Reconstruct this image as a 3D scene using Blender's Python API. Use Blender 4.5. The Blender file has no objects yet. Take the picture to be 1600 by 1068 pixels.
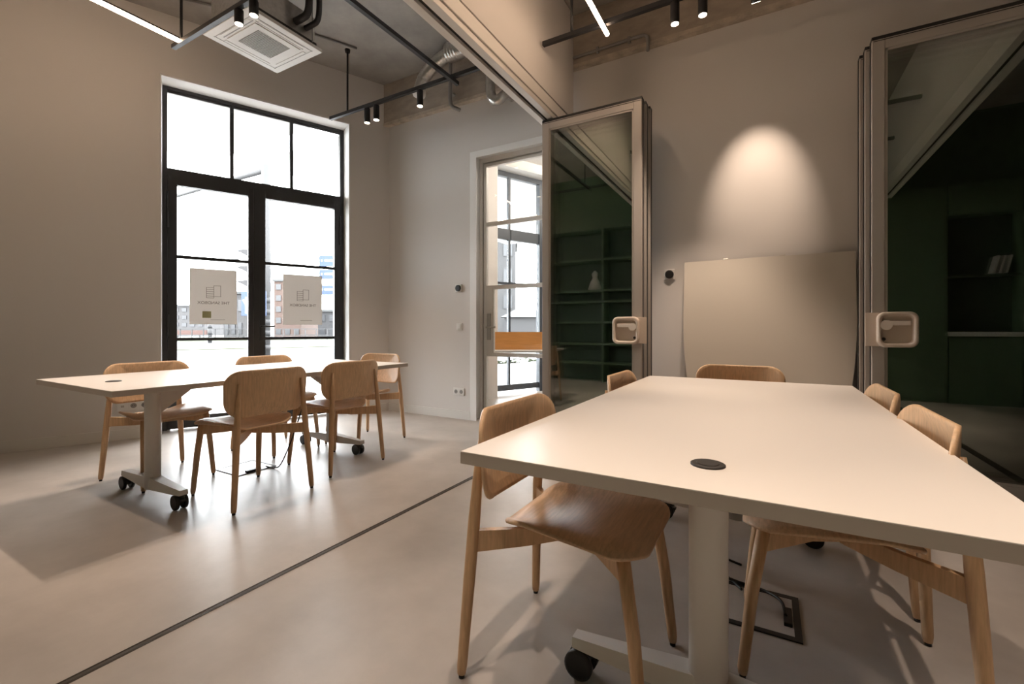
import bpy, bmesh, math, random
from mathutils import Vector, Matrix
random.seed(7)
PI = math.pi
S = bpy.context.scene
COL = S.collection

# ---------------------------------------------------------------- camera, world, exposure
cam_d = bpy.data.cameras.new('camera'); cam = bpy.data.objects.new('camera', cam_d); COL.objects.link(cam)
cam.location = (0, 0, 1.03); cam.rotation_euler = (PI/2, 0, math.radians(29.6))
cam_d.sensor_width = 36; cam_d.lens = 36*704/1600; cam_d.shift_y = -21/1600
cam_d.clip_start = 0.05; cam_d.clip_end = 500
S.camera = cam
W = bpy.data.worlds.new('world'); S.world = W; W.use_nodes = True
W.node_tree.nodes['Background'].inputs[0].default_value = (0.96, 0.98, 1.0, 1)
W.node_tree.nodes['Background'].inputs[1].default_value = 18.5
S.view_settings.view_transform = 'Standard'; S.view_settings.look = 'None'
S.view_settings.exposure = 0.30; S.view_settings.gamma = 1.0; S.view_settings.use_curve_mapping = False
S.cycles.transparent_max_bounces = 24
S.cycles.caustics_reflective = False; S.cycles.caustics_refractive = False
S.cycles.sample_clamp_indirect = 4.0
WARM = (1.0, 0.70, 0.48)
TUBE = 24.0       # radiance of the LED tubes
SPOT_W = 92.0     # power of each spotlight
WASH_W = 85.0     # the spotlight turned to the wall

# ---------------------------------------------------------------- materials
def mat(name, col, rough=0.5, metal=0.0, noise=None, bump=None, spec=None):
    m = bpy.data.materials.new(name); m.use_nodes = True
    nt = m.node_tree; b = nt.nodes['Principled BSDF']
    b.inputs['Base Color'].default_value = (*col, 1)
    b.inputs['Roughness'].default_value = rough
    b.inputs['Metallic'].default_value = metal
    if spec is not None: b.inputs['Specular IOR Level'].default_value = spec
    tc = None
    if noise or bump:
        tc = nt.nodes.new('ShaderNodeTexCoord')
    if noise:
        sc, amt = noise[0], noise[1]
        strch = noise[2] if len(noise) > 2 else (1, 1, 1)
        mp = nt.nodes.new('ShaderNodeMapping'); mp.inputs['Scale'].default_value = strch
        nt.links.new(tc.outputs['Object'], mp.inputs[0])
        n = nt.nodes.new('ShaderNodeTexNoise'); n.inputs['Scale'].default_value = sc
        n.inputs['Detail'].default_value = 6; n.inputs['Roughness'].default_value = 0.6
        nt.links.new(mp.outputs[0], n.inputs['Vector'])
        r = nt.nodes.new('ShaderNodeValToRGB')
        r.color_ramp.elements[0].position = 0.3; r.color_ramp.elements[1].position = 0.7
        r.color_ramp.elements[0].color = (*[max(0, c*(1-amt)) for c in col], 1)
        r.color_ramp.elements[1].color = (*[min(1, c*(1+amt)) for c in col], 1)
        nt.links.new(n.outputs[0], r.inputs[0]); nt.links.new(r.outputs[0], b.inputs['Base Color'])
    if bump:
        n2 = nt.nodes.new('ShaderNodeTexNoise'); n2.inputs['Scale'].default_value = bump[0]
        n2.inputs['Detail'].default_value = 5
        nt.links.new(tc.outputs['Object'], n2.inputs['Vector'])
        bp = nt.nodes.new('ShaderNodeBump'); bp.inputs['Strength'].default_value = bump[1]
        bp.inputs['Distance'].default_value = 0.01
        nt.links.new(n2.outputs[0], bp.inputs['Height']); nt.links.new(bp.outputs[0], b.inputs['Normal'])
    return m

def emis(name, col, strength):
    m = bpy.data.materials.new(name); m.use_nodes = True; nt = m.node_tree
    nt.nodes.remove(nt.nodes['Principled BSDF'])
    e = nt.nodes.new('ShaderNodeEmission'); e.inputs[0].default_value = (*col, 1); e.inputs[1].default_value = strength
    nt.links.new(e.outputs[0], nt.nodes['Material Output'].inputs[0]); return m

def glass(name, tint, refl, fres=True):
    m = bpy.data.materials.new(name); m.use_nodes = True; nt = m.node_tree
    nt.nodes.remove(nt.nodes['Principled BSDF'])
    t = nt.nodes.new('ShaderNodeBsdfTransparent'); t.inputs[0].default_value = (*tint, 1)
    g = nt.nodes.new('ShaderNodeBsdfGlossy'); g.inputs['Roughness'].default_value = 0.0
    g.inputs[0].default_value = (1, 1, 1, 1)
    lw = nt.nodes.new('ShaderNodeLayerWeight'); lw.inputs[0].default_value = 0.2
    mr = nt.nodes.new('ShaderNodeMapRange'); mr.inputs[3].default_value = refl; mr.inputs[4].default_value = 0.55 if refl > 0.1 else 0.3
    nt.links.new(lw.outputs['Fresnel'], mr.inputs[0])
    mx = nt.nodes.new('ShaderNodeMixShader')
    nt.links.new(mr.outputs[0], mx.inputs[0])
    nt.links.new(t.outputs[0], mx.inputs[1]); nt.links.new(g.outputs[0], mx.inputs[2])
    nt.links.new(mx.outputs[0], nt.nodes['Material Output'].inputs[0]); return m

def translucent(name, col, amt):
    m = mat(name, col, 0.8); nt = m.node_tree; b = nt.nodes['Principled BSDF']
    tr = nt.nodes.new('ShaderNodeBsdfTranslucent'); tr.inputs[0].default_value = (*col, 1)
    mx = nt.nodes.new('ShaderNodeMixShader'); mx.inputs[0].default_value = amt
    nt.links.new(b.outputs[0], mx.inputs[1]); nt.links.new(tr.outputs[0], mx.inputs[2])
    nt.links.new(mx.outputs[0], nt.nodes['Material Output'].inputs[0]); return m

def wood(name, col, stretch):
    return mat(name, col, 0.42, noise=(16.0, 0.16, stretch), bump=None)

M = dict(
    wall=mat('wall_paint', (0.72, 0.69, 0.665), 0.85, bump=(180, 0.05)),
    casing=mat('white_casing', (0.90, 0.895, 0.885), 0.55),
    reveal=mat('white_paint', (0.85, 0.85, 0.84), 0.7),
    concrete=mat('ceiling_concrete', (0.36, 0.34, 0.315), 0.8, noise=(2.2, 0.22), bump=(14, 0.25)),
    beam=mat('beam_concrete', (0.40, 0.34, 0.28), 0.85, noise=(3.5, 0.22, (1, 1, 2.2)), bump=(22, 0.3)),
    beam_edge=mat('beam_edge_concrete', (0.52, 0.45, 0.37), 0.85, noise=(9, 0.25), bump=(40, 0.4)),
    floor=mat('floor_concrete', (0.475, 0.44, 0.41), 0.38, noise=(2.6, 0.13), bump=(70, 0.04)),
    skirt=mat('skirting_white', (0.74, 0.72, 0.69), 0.6),
    black=mat('black_metal', (0.018, 0.018, 0.02), 0.45),
    frame_black=mat('black_window_frame', (0.016, 0.016, 0.017), 0.38),
    frame_blue=mat('dark_window_frame', (0.045, 0.055, 0.07), 0.45),
    slot=mat('dark_slot', (0.03, 0.028, 0.026), 0.6),
    alu=mat('beige_aluminium', (0.45, 0.41, 0.37), 0.38, 0.15),
    alu_light=mat('light_aluminium', (0.82, 0.79, 0.75), 0.4, 0.05),
    steel=mat('satin_steel', (0.55, 0.52, 0.48), 0.3, 0.9),
    galv=mat('galvanised_steel', (0.62, 0.60, 0.57), 0.28, 0.9, noise=(30, 0.12)),
    conduit=mat('grey_conduit', (0.27, 0.26, 0.25), 0.5),
    laminate=mat('white_laminate', (0.83, 0.80, 0.76), 0.34),
    edge=mat('table_edge_shade', (0.52, 0.465, 0.415), 0.5),  # white edge; the brown-grey shade on it is put into this colour
    white=mat('white_powder_coat', (0.82, 0.80, 0.78), 0.35),
    plastic=mat('white_plastic', (0.80, 0.79, 0.77), 0.4),
    beige_plastic=mat('beige_plastic', (0.70, 0.60, 0.51), 0.4),
    lever_plastic=mat('pale_lever_plastic', (0.85, 0.78, 0.70), 0.35),
    rubber=mat('black_rubber', (0.014, 0.014, 0.015), 0.45),
    cable=mat('black_cable', (0.012, 0.012, 0.012), 0.5),
    oak=wood('oak_veneer_upright', (0.68, 0.465, 0.285), (7, 7, 0.5)),
    oak_seat=wood('oak_veneer_seat', (0.64, 0.435, 0.275), (0.6, 7, 7)),
    oak_leg=wood('oak_solid', (0.62, 0.405, 0.235), (6, 6, 0.6)),
    board=mat('board_laminate', (0.60, 0.56, 0.50), 0.5),
    board_edge=mat('board_dark_edge', (0.05, 0.045, 0.04), 0.6),
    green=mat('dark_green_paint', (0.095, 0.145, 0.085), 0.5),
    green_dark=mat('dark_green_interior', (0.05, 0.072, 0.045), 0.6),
    counter=mat('white_counter', (0.75, 0.74, 0.72), 0.4),
    floor_track=mat('floor_track_metal', (0.075, 0.065, 0.055), 0.5, 0.2),
    lens=emis('spot_lens', (1.0, 0.86, 0.66), 9.0),
    tube=emis('tube_glow', WARM, TUBE),
    tube_added=emis('added_tube_glow', (1.0, 0.86, 0.72), 110.0),  # for the unseen tubes added to brighten the next room
    paper=translucent('poster_paper', (0.80, 0.77, 0.74), 0.30),
    ink=mat('poster_ink', (0.16, 0.12, 0.10), 0.8),
    note=mat('olive_note', (0.42, 0.42, 0.22), 0.8),
    pane=glass('window_glass', (0.97, 0.98, 0.98), 0.02),
    stack_pane=glass('partition_glass', (0.82, 0.86, 0.83), 0.165),
    orange=mat('orange_oak', (0.62, 0.27, 0.07), 0.5, noise=(8, 0.12, (0.6, 0.6, 8))),
    paving=mat('pale_paving', (0.5, 0.5, 0.5), 0.9, noise=(0.8, 0.1)),
    asphalt=mat('asphalt', (0.043, 0.043, 0.044), 0.9, noise=(2, 0.1)),
    grass=mat('verge_grass', (0.027, 0.032, 0.014), 0.9, noise=(4, 0.3)),
    leaf=mat('hedge_leaf', (0.02, 0.03, 0.01), 0.8, noise=(12, 0.4)),
    brick_far=mat('orange_brick', (0.052, 0.033, 0.027), 0.9),
    grey_far=mat('grey_cladding', (0.033, 0.032, 0.033), 0.9),
    dark_far=mat('dark_cladding', (0.018, 0.018, 0.02), 0.8),
    pale_far=mat('pale_sheeting', (0.05, 0.051, 0.052), 0.9),
    win_far=mat('far_window', (0.014, 0.015, 0.018), 0.3),
    post_white=mat('post_white', (0.027, 0.027, 0.028), 0.7),
    post_dark=mat('post_dark', (0.010, 0.010, 0.011), 0.7),
    sign_blue=mat('sign_blue', (0.006, 0.022, 0.075), 0.5),
    sign_white=mat('sign_white', (0.7, 0.7, 0.7), 0.5),
    red_far=mat('red_band', (0.055, 0.025, 0.02), 0.7),
)

# ---------------------------------------------------------------- mesh helpers
class MB:
    def __init__(self): self.bm = bmesh.new(); self.smooth = False
    def box(self, lo, hi, rot=None, bevel=0.0):
        lo, hi = Vector(lo), Vector(hi); c = (lo+hi)/2; d = hi-lo
        m = Matrix.Translation(c) @ (rot.to_4x4() if rot else Matrix.Identity(4)) @ Matrix.Diagonal((abs(d.x), abs(d.y), abs(d.z), 1))
        r = bmesh.ops.create_cube(self.bm, size=1, matrix=m)
        if bevel > 0:
            es = list({e for v in r['verts'] for e in v.link_edges})
            bmesh.ops.bevel(self.bm, geom=es, offset=bevel, segments=2, profile=0.6, affect='EDGES')
        return self
    def bar(self, a, b, w, h, up=(0, 0, 1)):
        a, b = Vector(a), Vector(b); x = (b-a); L = x.length; x.normalize()
        y = Vector(up).cross(x).normalized(); z = x.cross(y)
        R = Matrix((x, y, z)).transposed().to_4x4()
        m = Matrix.Translation((a+b)/2) @ R @ Matrix.Diagonal((L, w, h, 1))
        bmesh.ops.create_cube(self.bm, size=1, matrix=m); return self
    def sweep(self, pts, rad, seg=12, caps=True, ell=None):
        pts = [Vector(p) for p in pts]; n = len(pts)
        if not hasattr(rad, '__len__'): rad = [rad]*n
        rings = []; prev = None
        for i, p in enumerate(pts):
            t = (pts[min(i+1, n-1)]-pts[max(i-1, 0)]).normalized()
            if prev is None:
                a = Vector((0, 0, 1)) if abs(t.z) < 0.9 else Vector((1, 0, 0))
                x = (a - t*a.dot(t)).normalized()
            else:
                x = (prev - t*prev.dot(t)).normalized()
            prev = x; y = t.cross(x)
            ex, ey = ell if ell else (1, 1)
            rings.append([self.bm.verts.new(p + rad[i]*(ex*math.cos(2*PI*k/seg)*x + ey*math.sin(2*PI*k/seg)*y)) for k in range(seg)])
        for i in range(n-1):
            for k in range(seg):
                f = self.bm.faces.new((rings[i][k], rings[i][(k+1) % seg], rings[i+1][(k+1) % seg], rings[i+1][k])); f.smooth = True
        if caps:
            self.bm.faces.new(list(reversed(rings[0]))); self.bm.faces.new(rings[-1])
        return self
    def prism(self, outline, z0, z1, axis='z'):
        f = {'z': lambda p, h: (p[0], p[1], h), 'y': lambda p, h: (p[0], h, p[1]), 'x': lambda p, h: (h, p[0], p[1])}[axis]
        a = [self.bm.verts.new(f(p, z0)) for p in outline]; b = [self.bm.verts.new(f(p, z1)) for p in outline]
        n = len(a)
        self.bm.faces.new(a[::-1]); self.bm.faces.new(b)
        for i in range(n): self.bm.faces.new((a[i], a[(i+1) % n], b[(i+1) % n], b[i]))
        return self
    def build(self, name, m, parent=None, loc=None):
        bmesh.ops.recalc_face_normals(self.bm, faces=self.bm.faces)
        me = bpy.data.meshes.new(name); self.bm.to_mesh(me); self.bm.free()
        me.materials.append(M[m] if isinstance(m, str) else m)
        o = bpy.data.objects.new(name, me); COL.objects.link(o)
        if parent is not None: o.parent = parent
        if loc: o.location = loc
        return o

def thing(name, label, cat, loc=(0, 0, 0), rz=0.0, group=None):
    o = bpy.data.objects.new(name, None); COL.objects.link(o); o.empty_display_size = 0.1
    o.location = loc; o.rotation_euler = (0, 0, rz); o['label'] = label; o['category'] = cat
    if group: o['group'] = group
    return o
def tag(o, label, cat, group=None):
    o['label'] = label; o['category'] = cat
    if group: o['group'] = group
    return o
def struct(o): o['kind'] = 'structure'; return o
def sroot(name, loc=(0, 0, 0), rz=0.0):
    o = bpy.data.objects.new(name, None); COL.objects.link(o); o.location = loc; o.rotation_euler = (0, 0, rz); o['kind'] = 'structure'; return o
def kids(o): return [c for c in bpy.data.objects if c.parent == o]
def copy_tree(o, parent=None):
    c = o.copy(); COL.objects.link(c)
    if parent is not None: c.parent = parent
    for ch in kids(o): copy_tree(ch, c)
    return c
def bez(pts, n=8):
    """Catmull-Rom through pts"""
    P = [Vector(p) for p in pts]; out = []
    for i in range(len(P)-1):
        p0, p1, p2, p3 = P[max(i-1, 0)], P[i], P[i+1], P[min(i+2, len(P)-1)]
        for k in range(n):
            t = k/n
            out.append(0.5*((2*p1)+(p2-p0)*t+(2*p0-5*p1+4*p2-p3)*t*t+(3*p1-p0-3*p2+p3)*t**3))
    out.append(P[-1]); return out
def rrect(w, h, r, n=6, cx=0, cy=0):
    out = []
    for (sx, sy, a0) in ((1, 1, 0), (-1, 1, PI/2), (-1, -1, PI), (1, -1, 1.5*PI)):
        for k in range(n+1):
            a = a0+PI/2*k/n
            out.append((cx+sx*(w/2-r)+r*math.cos(a), cy+sy*(h/2-r)+r*math.sin(a)))
    return out
def shell(mb, outline, fz, thick, rings=9, edge=0.3):
    """a domed sheet over an outline (x,y): fz(x,y)->point, thick along the local normal"""
    n = len(outline); cx = sum(p[0] for p in outline)/n; cy = sum(p[1] for p in outline)/n
    def nrm(x, y):
        e = 1e-3; a = Vector(fz(x+e, y))-Vector(fz(x-e, y)); b = Vector(fz(x, y+e))-Vector(fz(x, y-e)); return a.cross(b).normalized()
    ks = [k/rings for k in range(rings+1)]
    def layer(off, shrink):
        cvert = mb.bm.verts.new(Vector(fz(cx, cy))+nrm(cx, cy)*off); R = []
        for k in ks[1:]:
            kk = k if k < 1 else shrink
            R.append([mb.bm.verts.new(Vector(fz(cx+(p[0]-cx)*kk, cy+(p[1]-cy)*kk))+nrm(cx+(p[0]-cx)*kk, cy+(p[1]-cy)*kk)*off) for p in outline])
        return cvert, R
    ca, A = layer(thick/2, 0.985); cb, B = layer(-thick/2, 0.985)
    mid = [mb.bm.verts.new(Vector(fz(*p))) for p in outline]
    F = []
    for c, R, fl in ((ca, A, False), (cb, B, True)):
        for i in range(n):
            j = (i+1) % n
            t = (c, R[0][i], R[0][j]); F.append(mb.bm.faces.new(t[::-1] if fl else t))
            for q in range(len(R)-1):
                t = (R[q][i], R[q+1][i], R[q+1][j], R[q][j]); F.append(mb.bm.faces.new(t[::-1] if fl else t))
    for i in range(n):
        j = (i+1) % n
        F.append(mb.bm.faces.new((A[-1][i], mid[i], mid[j], A[-1][j]))); F.append(mb.bm.faces.new((mid[i], B[-1][i], B[-1][j], mid[j])))
    for f in F: f.smooth = True
    return mb

# ---------------------------------------------------------------- room shell
CZ = 4.08                       # ceiling height
BV = 4.18                       # back wall plane
FO = (-4.18, 4.14, 0); FA = math.radians(65.84)     # facade wall: origin at the room corner, x runs along it, y outwards
RV = -1.35                      # rear wall plane

struct(MB().box((-9, -3, -0.2), (5, 12, 0)).build('floor', 'floor'))
struct(MB().box((-9, -3, CZ), (5, 4.45, CZ+0.2)).build('ceiling', 'concrete'))
w = MB()
for lo, hi in (((-9, 0, -0.2), (-2.236, 0.36, CZ+0.1)), ((-0.438, 0, -0.2), (1.70, 0.36, CZ+0.1)), ((3.5, 0, -0.2), (3.8, 0.36, CZ+0.1)), ((8.0, 0, -0.2), (9.0, 0.36, CZ+0.1)), ((3.8, 0, 3.49), (8.0, 0.36, CZ+0.1)),
               ((-2.236, 0, 3.49), (-0.438, 0.36, CZ+0.1)), ((1.70, 0, 3.49), (3.5, 0.36, CZ+0.1))):
    w.box(lo, hi)
wl = w.build('wall_left', 'wall', loc=FO); wl.rotation_euler = (0, 0, FA); struct(wl)
w = MB(); w.box((-2.236, 0.005, 3.478), (-0.438, 0.22, 3.489)); w.box((-0.449, 0.005, 0), (-0.439, 0.22, 3.478)); w.box((-2.235, 0.005, 0), (-2.225, 0.22, 3.478))
w.box((1.701, 0.005, 3.478), (3.499, 0.22, 3.489)); w.box((1.701, 0.005, 0), (1.711, 0.22, 3.478)); w.box((3.489, 0.005, 0), (3.499, 0.22, 3.478))
o = w.build('trim_1', 'reveal', loc=FO); o.rotation_euler = (0, 0, FA); struct(o)
# back wall with the door opening u -2.91..-1.87
w = MB()
for lo, hi in (((-4.17, BV, 0), (-2.91, BV+0.24, CZ)), ((-1.87, BV, 0), (5, BV+0.24, CZ)), ((-2.91, BV, 3.0), (-1.87, BV+0.24, CZ))): w.box(lo, hi)
struct(w.build('wall_back', 'wall'))
w = MB(); w.box((-2.909, BV+0.004, 0), (-2.899, BV+0.18, 2.99)); w.box((-1.881, BV+0.004, 0), (-1.871, BV+0.18, 2.99)); w.box((-2.909, BV+0.004, 2.988), (-1.871, BV+0.18, 2.999))
struct(w.build('trim_2', 'reveal'))
w = MB(); w.box((-2.912, BV-0.012, 0), (-2.828, BV, 2.935)).box((-1.952, BV-0.012, 0), (-1.868, BV, 2.935)).box((-2.912, BV-0.012, 2.935), (-1.868, BV, 3.005))
struct(w.build('trim_7', 'casing'))
struct(MB().box((-9, RV-0.2, 0), (5, RV, CZ)).build('wall_rear', 'green'))
struct(MB().box((4.8, RV, 0), (5, BV, CZ)).build('wall_right', 'wall'))
# concrete downstand beam along the back wall
struct(MB().box((-4.2, BV-0.06, 3.60), (4.8, BV+0.02, CZ)).build('trim_3', 'beam'))
struct(MB().box((-4.2, BV-0.065, 3.565), (4.8, BV+0.02, 3.60)).build('trim_4', 'beam_edge'))
# partition bulkheads with their tracks
for i, (u0, u1) in enumerate(((-1.82, -1.65), (1.40, 1.57))):
    struct(MB().box((u0+0.005, RV, 3.06), (u1, BV-0.065, CZ)).build('wall_partition' if i == 0 else 'wall_divider', 'wall'))
    t = thing('folding_wall_track', ['cream overhead track of the folding glass wall between the two meeting areas',
              'cream overhead track of the folding glass wall on the far right'][i], 'track')
    f = 1 if i == 0 else 1
    mid = (u0+u1)/2
    MB().box((u0, RV+0.01, 2.91), (u0+0.055, BV-0.07, 3.06), bevel=0.002).build('track_flange', 'alu_light', t)
    MB().box((u1-0.075, RV+0.01, 2.91), (u1-0.02, BV-0.07, 3.06), bevel=0.002).build('track_flange', 'alu_light', t)
    MB().box((u0+0.055, RV+0.01, 2.935), (u1-0.075, BV-0.07, 3.055)).build('track_slot', 'slot', t)
    MB().box((u1-0.02, RV+0.01, 2.955), (u1-0.008, BV-0.07, 3.056), bevel=0.003).build('side_cover', 'alu_light', t)
# floor groove of the partition
gr = MB()
gr.box((-1.786, RV+0.3, 0), (-1.772, 3.64, 0.0015)); gr.box((-1.768, RV+0.3, 0), (-1.764, 3.64, 0.0025)); gr.box((-1.792, RV+0.3, 0), (-1.788, 3.64, 0.0025))
struct(gr.build('trim_5', 'floor_track'))
gr = MB(); gr.box((1.455, RV+0.3, 0), (1.515, 3.64, 0.003)); struct(gr.build('trim_6', 'floor_track'))
# skirtings
b = MB(); b.box((-5.8, -0.014, 0), (-2.236, 0, 0.095), bevel=0.002); b.box((-0.438, -0.014, 0), (0.0, 0, 0.095), bevel=0.002)
o = b.build('baseboard_left', 'skirt', loc=FO); o.rotation_euler = (0, 0, FA); struct(o)
b = MB(); b.box((-4.16, BV-0.014, 0), (-2.91, BV, 0.095), bevel=0.002); b.box((-1.87, BV-0.014, 0), (4.8, BV, 0.095), bevel=0.002)
struct(b.build('baseboard_back', 'skirt'))
# next room
struct(MB().box((-7, BV+0.24, 3.62), (4.0, 12, 3.8)).build('ceiling_next_room', 'reveal'))
struct(MB().box((-4, 10.6, 0), (4, 10.8, 3.62)).build('wall_far', 'wall'))
struct(MB().box((3.8, BV+0.24, 0), (4.0, 10.6, 3.62)).build('wall_far_right', 'wall'))

# ---------------------------------------------------------------- facade window and double door (all in facade coordinates)
def facade(name, cat=None, label=None):
    if label: return thing(name, label, cat, FO, FA)
    return sroot(name, FO, FA)
Y0, Y1 = 0.22, 0.29
wn = facade('window_1')
fm = MB()
fm.box((-2.236, Y0, 0.0), (-2.185, Y1, 3.49)).box((-0.495, Y0, 0.0), (-0.438, Y1, 3.49)).box((-2.185, Y0, 3.445), (-0.495, Y1, 3.49)).box((-2.185, Y0, 2.575), (-0.495, Y1, 2.655))
fm.box((-2.236, 0.272, 0), (-2.16, Y1, 2.6)).box((-0.53, 0.272, 0), (-0.438, Y1, 2.6)).box((-2.185, 0.272, 2.55), (-0.495, Y1, 2.6))
fm.build('frame', 'frame_black', wn)
for s in (-1.628, -1.037): MB().box((s-0.018, Y0+0.005, 2.655), (s+0.018, Y1-0.01, 3.445)).build('mullion', 'frame_black', wn)
for a, b_ in ((-2.185, -1.646), (-1.61, -1.055), (-1.019, -0.495)):
    MB().box((a, 0.252, 2.655), (b_, 0.258, 3.445)).build('pane', 'pane', wn)
    g = MB(); g.box((a, Y0+0.012, 3.42), (b_, 0.25, 3.445)).build('glazing_bead', 'frame_black', wn)
for i, (a, b_, ga, gb) in enumerate(((-2.183, -1.395, -2.104, -1.477), (-1.390, -0.497, -1.308, -0.564))):
    d = facade('door_%d' % (i+1))
    MB().box((a, 0.205, 0.01), (ga, 0.275, 2.572), bevel=0.003).build('stile', 'frame_black', d)
    MB().box((gb, 0.205, 0.01), (b_, 0.275, 2.572), bevel=0.003).build('stile', 'frame_black', d)
    MB().box((ga, 0.207, 2.49), (gb, 0.273, 2.572)).build('top_rail', 'frame_black', d)
    MB().box((ga, 0.207, 0.01), (gb, 0.273, 0.13)).build('bottom_rail', 'frame_black', d)
    for z in (1.765, 0.92): MB().box((ga, 0.222, z-0.016), (gb, 0.262, z+0.016)).build('glazing_bar', 'frame_black', d)
    for z0, z1 in ((0.13, 0.904), (0.936, 1.749), (1.781, 2.49)): MB().box((ga, 0.24, z0), (gb, 0.246, z1)).build('pane', 'pane', d)
    hs = -2.18 if i == 0 else -0.50
    if i == 1: MB().box((-1.425, 0.196, 0.012), (-1.372, 0.206, 2.57)).box((-1.43, 0.274, 0.012), (-1.36, 0.282, 2.57)).build('astragal', 'frame_black', d)
    for z in (0.25, 0.95, 2.05): MB().sweep([(hs, 0.197, z), (hs, 0.197, z+0.36 if z > 2 else z+0.22)], 0.012, 10).build('hinge', 'rubber', d)
    if i == 1:
        hd = MB().box((-1.368, 0.194, 0.90), (-1.334, 0.206, 1.12), bevel=0.003).build('handle_plate', 'rubber', d)
        MB().sweep(bez([(-1.355, 0.2, 1.055), (-1.355, 0.150, 1.055), (-1.335, 0.142, 1.055), (-1.225, 0.142, 1.055)], 5), 0.011, 10).build('lever', 'rubber', hd)
# posters on the glass, printed side outwards so the words read backwards from inside
def text_mesh(name, txt, size, m, parent, loc, mirror=True, rx=PI/2):
    cu = bpy.data.curves.new(name, 'FONT'); cu.body = txt; cu.size = size; cu.align_x = 'CENTER'; cu.align_y = 'CENTER'; cu.extrude = 0.0004
    to = bpy.data.objects.new('tmp', cu); COL.objects.link(to)
    dg = bpy.context.evaluated_depsgraph_get(); me = bpy.data.meshes.new_from_object(to.evaluated_get(dg))
    bpy.data.objects.remove(to); bpy.data.curves.remove(cu)
    R = Matrix.Rotation(rx, 4, 'X'); me.transform(R)
    if mirror: me.transform(Matrix.Scale(-1, 4, (1, 0, 0))); me.flip_normals()
    me.materials.clear(); me.materials.append(M[m]); me.name = name
    o = bpy.data.objects.new(name, me); COL.objects.link(o); o.parent = parent; o.location = loc; return o
for i, (s0, s1, lab) in enumerate(((-2.002, -1.581, 'pale grey poster with backward lettering and olive note on left glass door'),
                                    (-1.125, -0.700, 'pale grey poster with backward lettering and no note on right glass door'))):
    t = thing('poster', lab, 'poster', FO, FA, 'posters on the glass doors')
    MB().box((s0, 0.2345, 1.075), (s1, 0.2385, 1.66)).build('sheet', 'paper', t)
    cx = (s0+s1)/2+0.0; w_ = s1-s0
    lg = MB(); y0, y1 = 0.2335, 0.2345; lw = 0.0035
    def ln(a, z0, b_, z1):
        lg.box((min(a, b_)-lw/2, y0, min(z0, z1)-lw/2), (max(a, b_)+lw/2, y1, max(z0, z1)+lw/2))
    zt, zb = 1.485, 1.355; xa, xm, xb = cx-0.065, cx+0.0, cx+0.062
    ln(xm, zt, xb, zt); ln(xb, zt, xb, zb+0.015); ln(xb, zb+0.015, xm, zb+0.015); ln(xm, zt, xm, zb); ln(xa, zb, xm, zb); ln(xa, zb, xa, zt-0.02)
    for k in range(5): ln(xa, zt-0.02-k*0.0225, xm, zt-0.02-k*0.0225)
    lg.build('logo', 'ink', t)
    text_mesh('lettering', 'THE SANDBOX', 0.042, 'ink', t, (cx, 0.2335, 1.302))
    MB().box((cx-0.03, 0.2337, 1.123), (cx+0.10, 0.2345, 1.126)).build('small_print', 'ink', t)
    if i == 0: MB().box((-1.892, 0.2325, 1.142), (-1.815, 0.2343, 1.212)).build('note', 'note', t)
# next room window
wn = facade('window_2')
fm = MB(); fm.box((1.70, Y0, 0.0), (1.745, Y1, 3.49)).box((3.455, Y0, 0.0), (3.50, Y1, 3.49)).box((1.745, Y0, 3.40), (3.455, Y1, 3.49)).box((1.745, Y0, 0.06), (3.455, Y1, 0.15)).box((2.68, Y0-0.02, 0), (2.86, Y1, 3.40))
fm.build('frame', 'frame_blue', wn)
for s in (2.092, 3.15): MB().box((s-0.02, Y0+0.01, 0.15), (s+0.02, Y1-0.01, 3.4)).build('mullion', 'frame_blue', wn)
for a, b_ in ((1.745, 2.072), (2.112, 2.68), (2.86, 3.13), (3.17, 3.455)):
    MB().box((a, Y0, 2.42), (b_, Y1, 2.585)).build('transom', 'frame_blue', wn)
    MB().box((a, Y0+0.01, 1.715), (b_, Y1-0.01, 1.755)).build('glazing_bar', 'frame_blue', wn)
    MB().box((a, 0.252, 0.15), (b_, 0.258, 3.4)).build('pane', 'pane', wn)

wn = facade('added_window')  # unseen window added to let more daylight into the next room
fm = MB(); fm.box((3.80, Y0, 0.0), (3.86, Y1, 3.49)).box((7.94, Y0, 0.0), (8.0, Y1, 3.49)).box((3.86, Y0, 3.40), (7.94, Y1, 3.49)).box((3.86, Y0, 0.06), (7.94, Y1, 0.15)).box((3.86, Y0, 2.42), (7.94, Y1, 2.585))
fm.build('frame', 'frame_blue', wn)
for s in (5.2, 6.6): MB().box((s-0.05, Y0, 0.15), (s+0.05, Y1, 3.4)).build('mullion', 'frame_blue', wn)
MB().box((3.86, 0.252, 0.15), (7.94, 0.258, 3.4)).build('pane', 'pane', wn)

# ---------------------------------------------------------------- inner glass door in the back wall
d = sroot('door_3')
V0, V1 = BV+0.17, BV+0.23
fr = MB()
fr.box((-2.908, V0, 0), (-2.862, V1, 2.99)).box((-1.918, V0, 0), (-1.872, V1, 2.99)).box((-2.862, V0, 2.935), (-1.918, V1, 2.99))
fr.box((-2.862, V0+0.03, 0), (-2.845, V1, 2.935)).box((-2.845, V0+0.03, 2.915), (-1.918, V1, 2.935))
fr.build('frame', 'alu_light', d)
lf = MB(); a, b_ = -2.845, -1.92
lf.box((a, V0+0.005, 0.01), (a+0.032, V0+0.045, 2.915)).box((b_-0.032, V0+0.005, 0.01), (b_, V0+0.045, 2.915)).box((a+0.032, V0+0.006, 2.885), (b_-0.032, V0+0.044, 2.915)).box((a+0.032, V0+0.006, 0.01), (b_-0.032, V0+0.044, 0.08))
lf.box((a+0.032, V0+0.006, 0.735), (a+0.115, V0+0.044, 1.50)).build('leaf_frame', 'alu_light', d)
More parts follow.
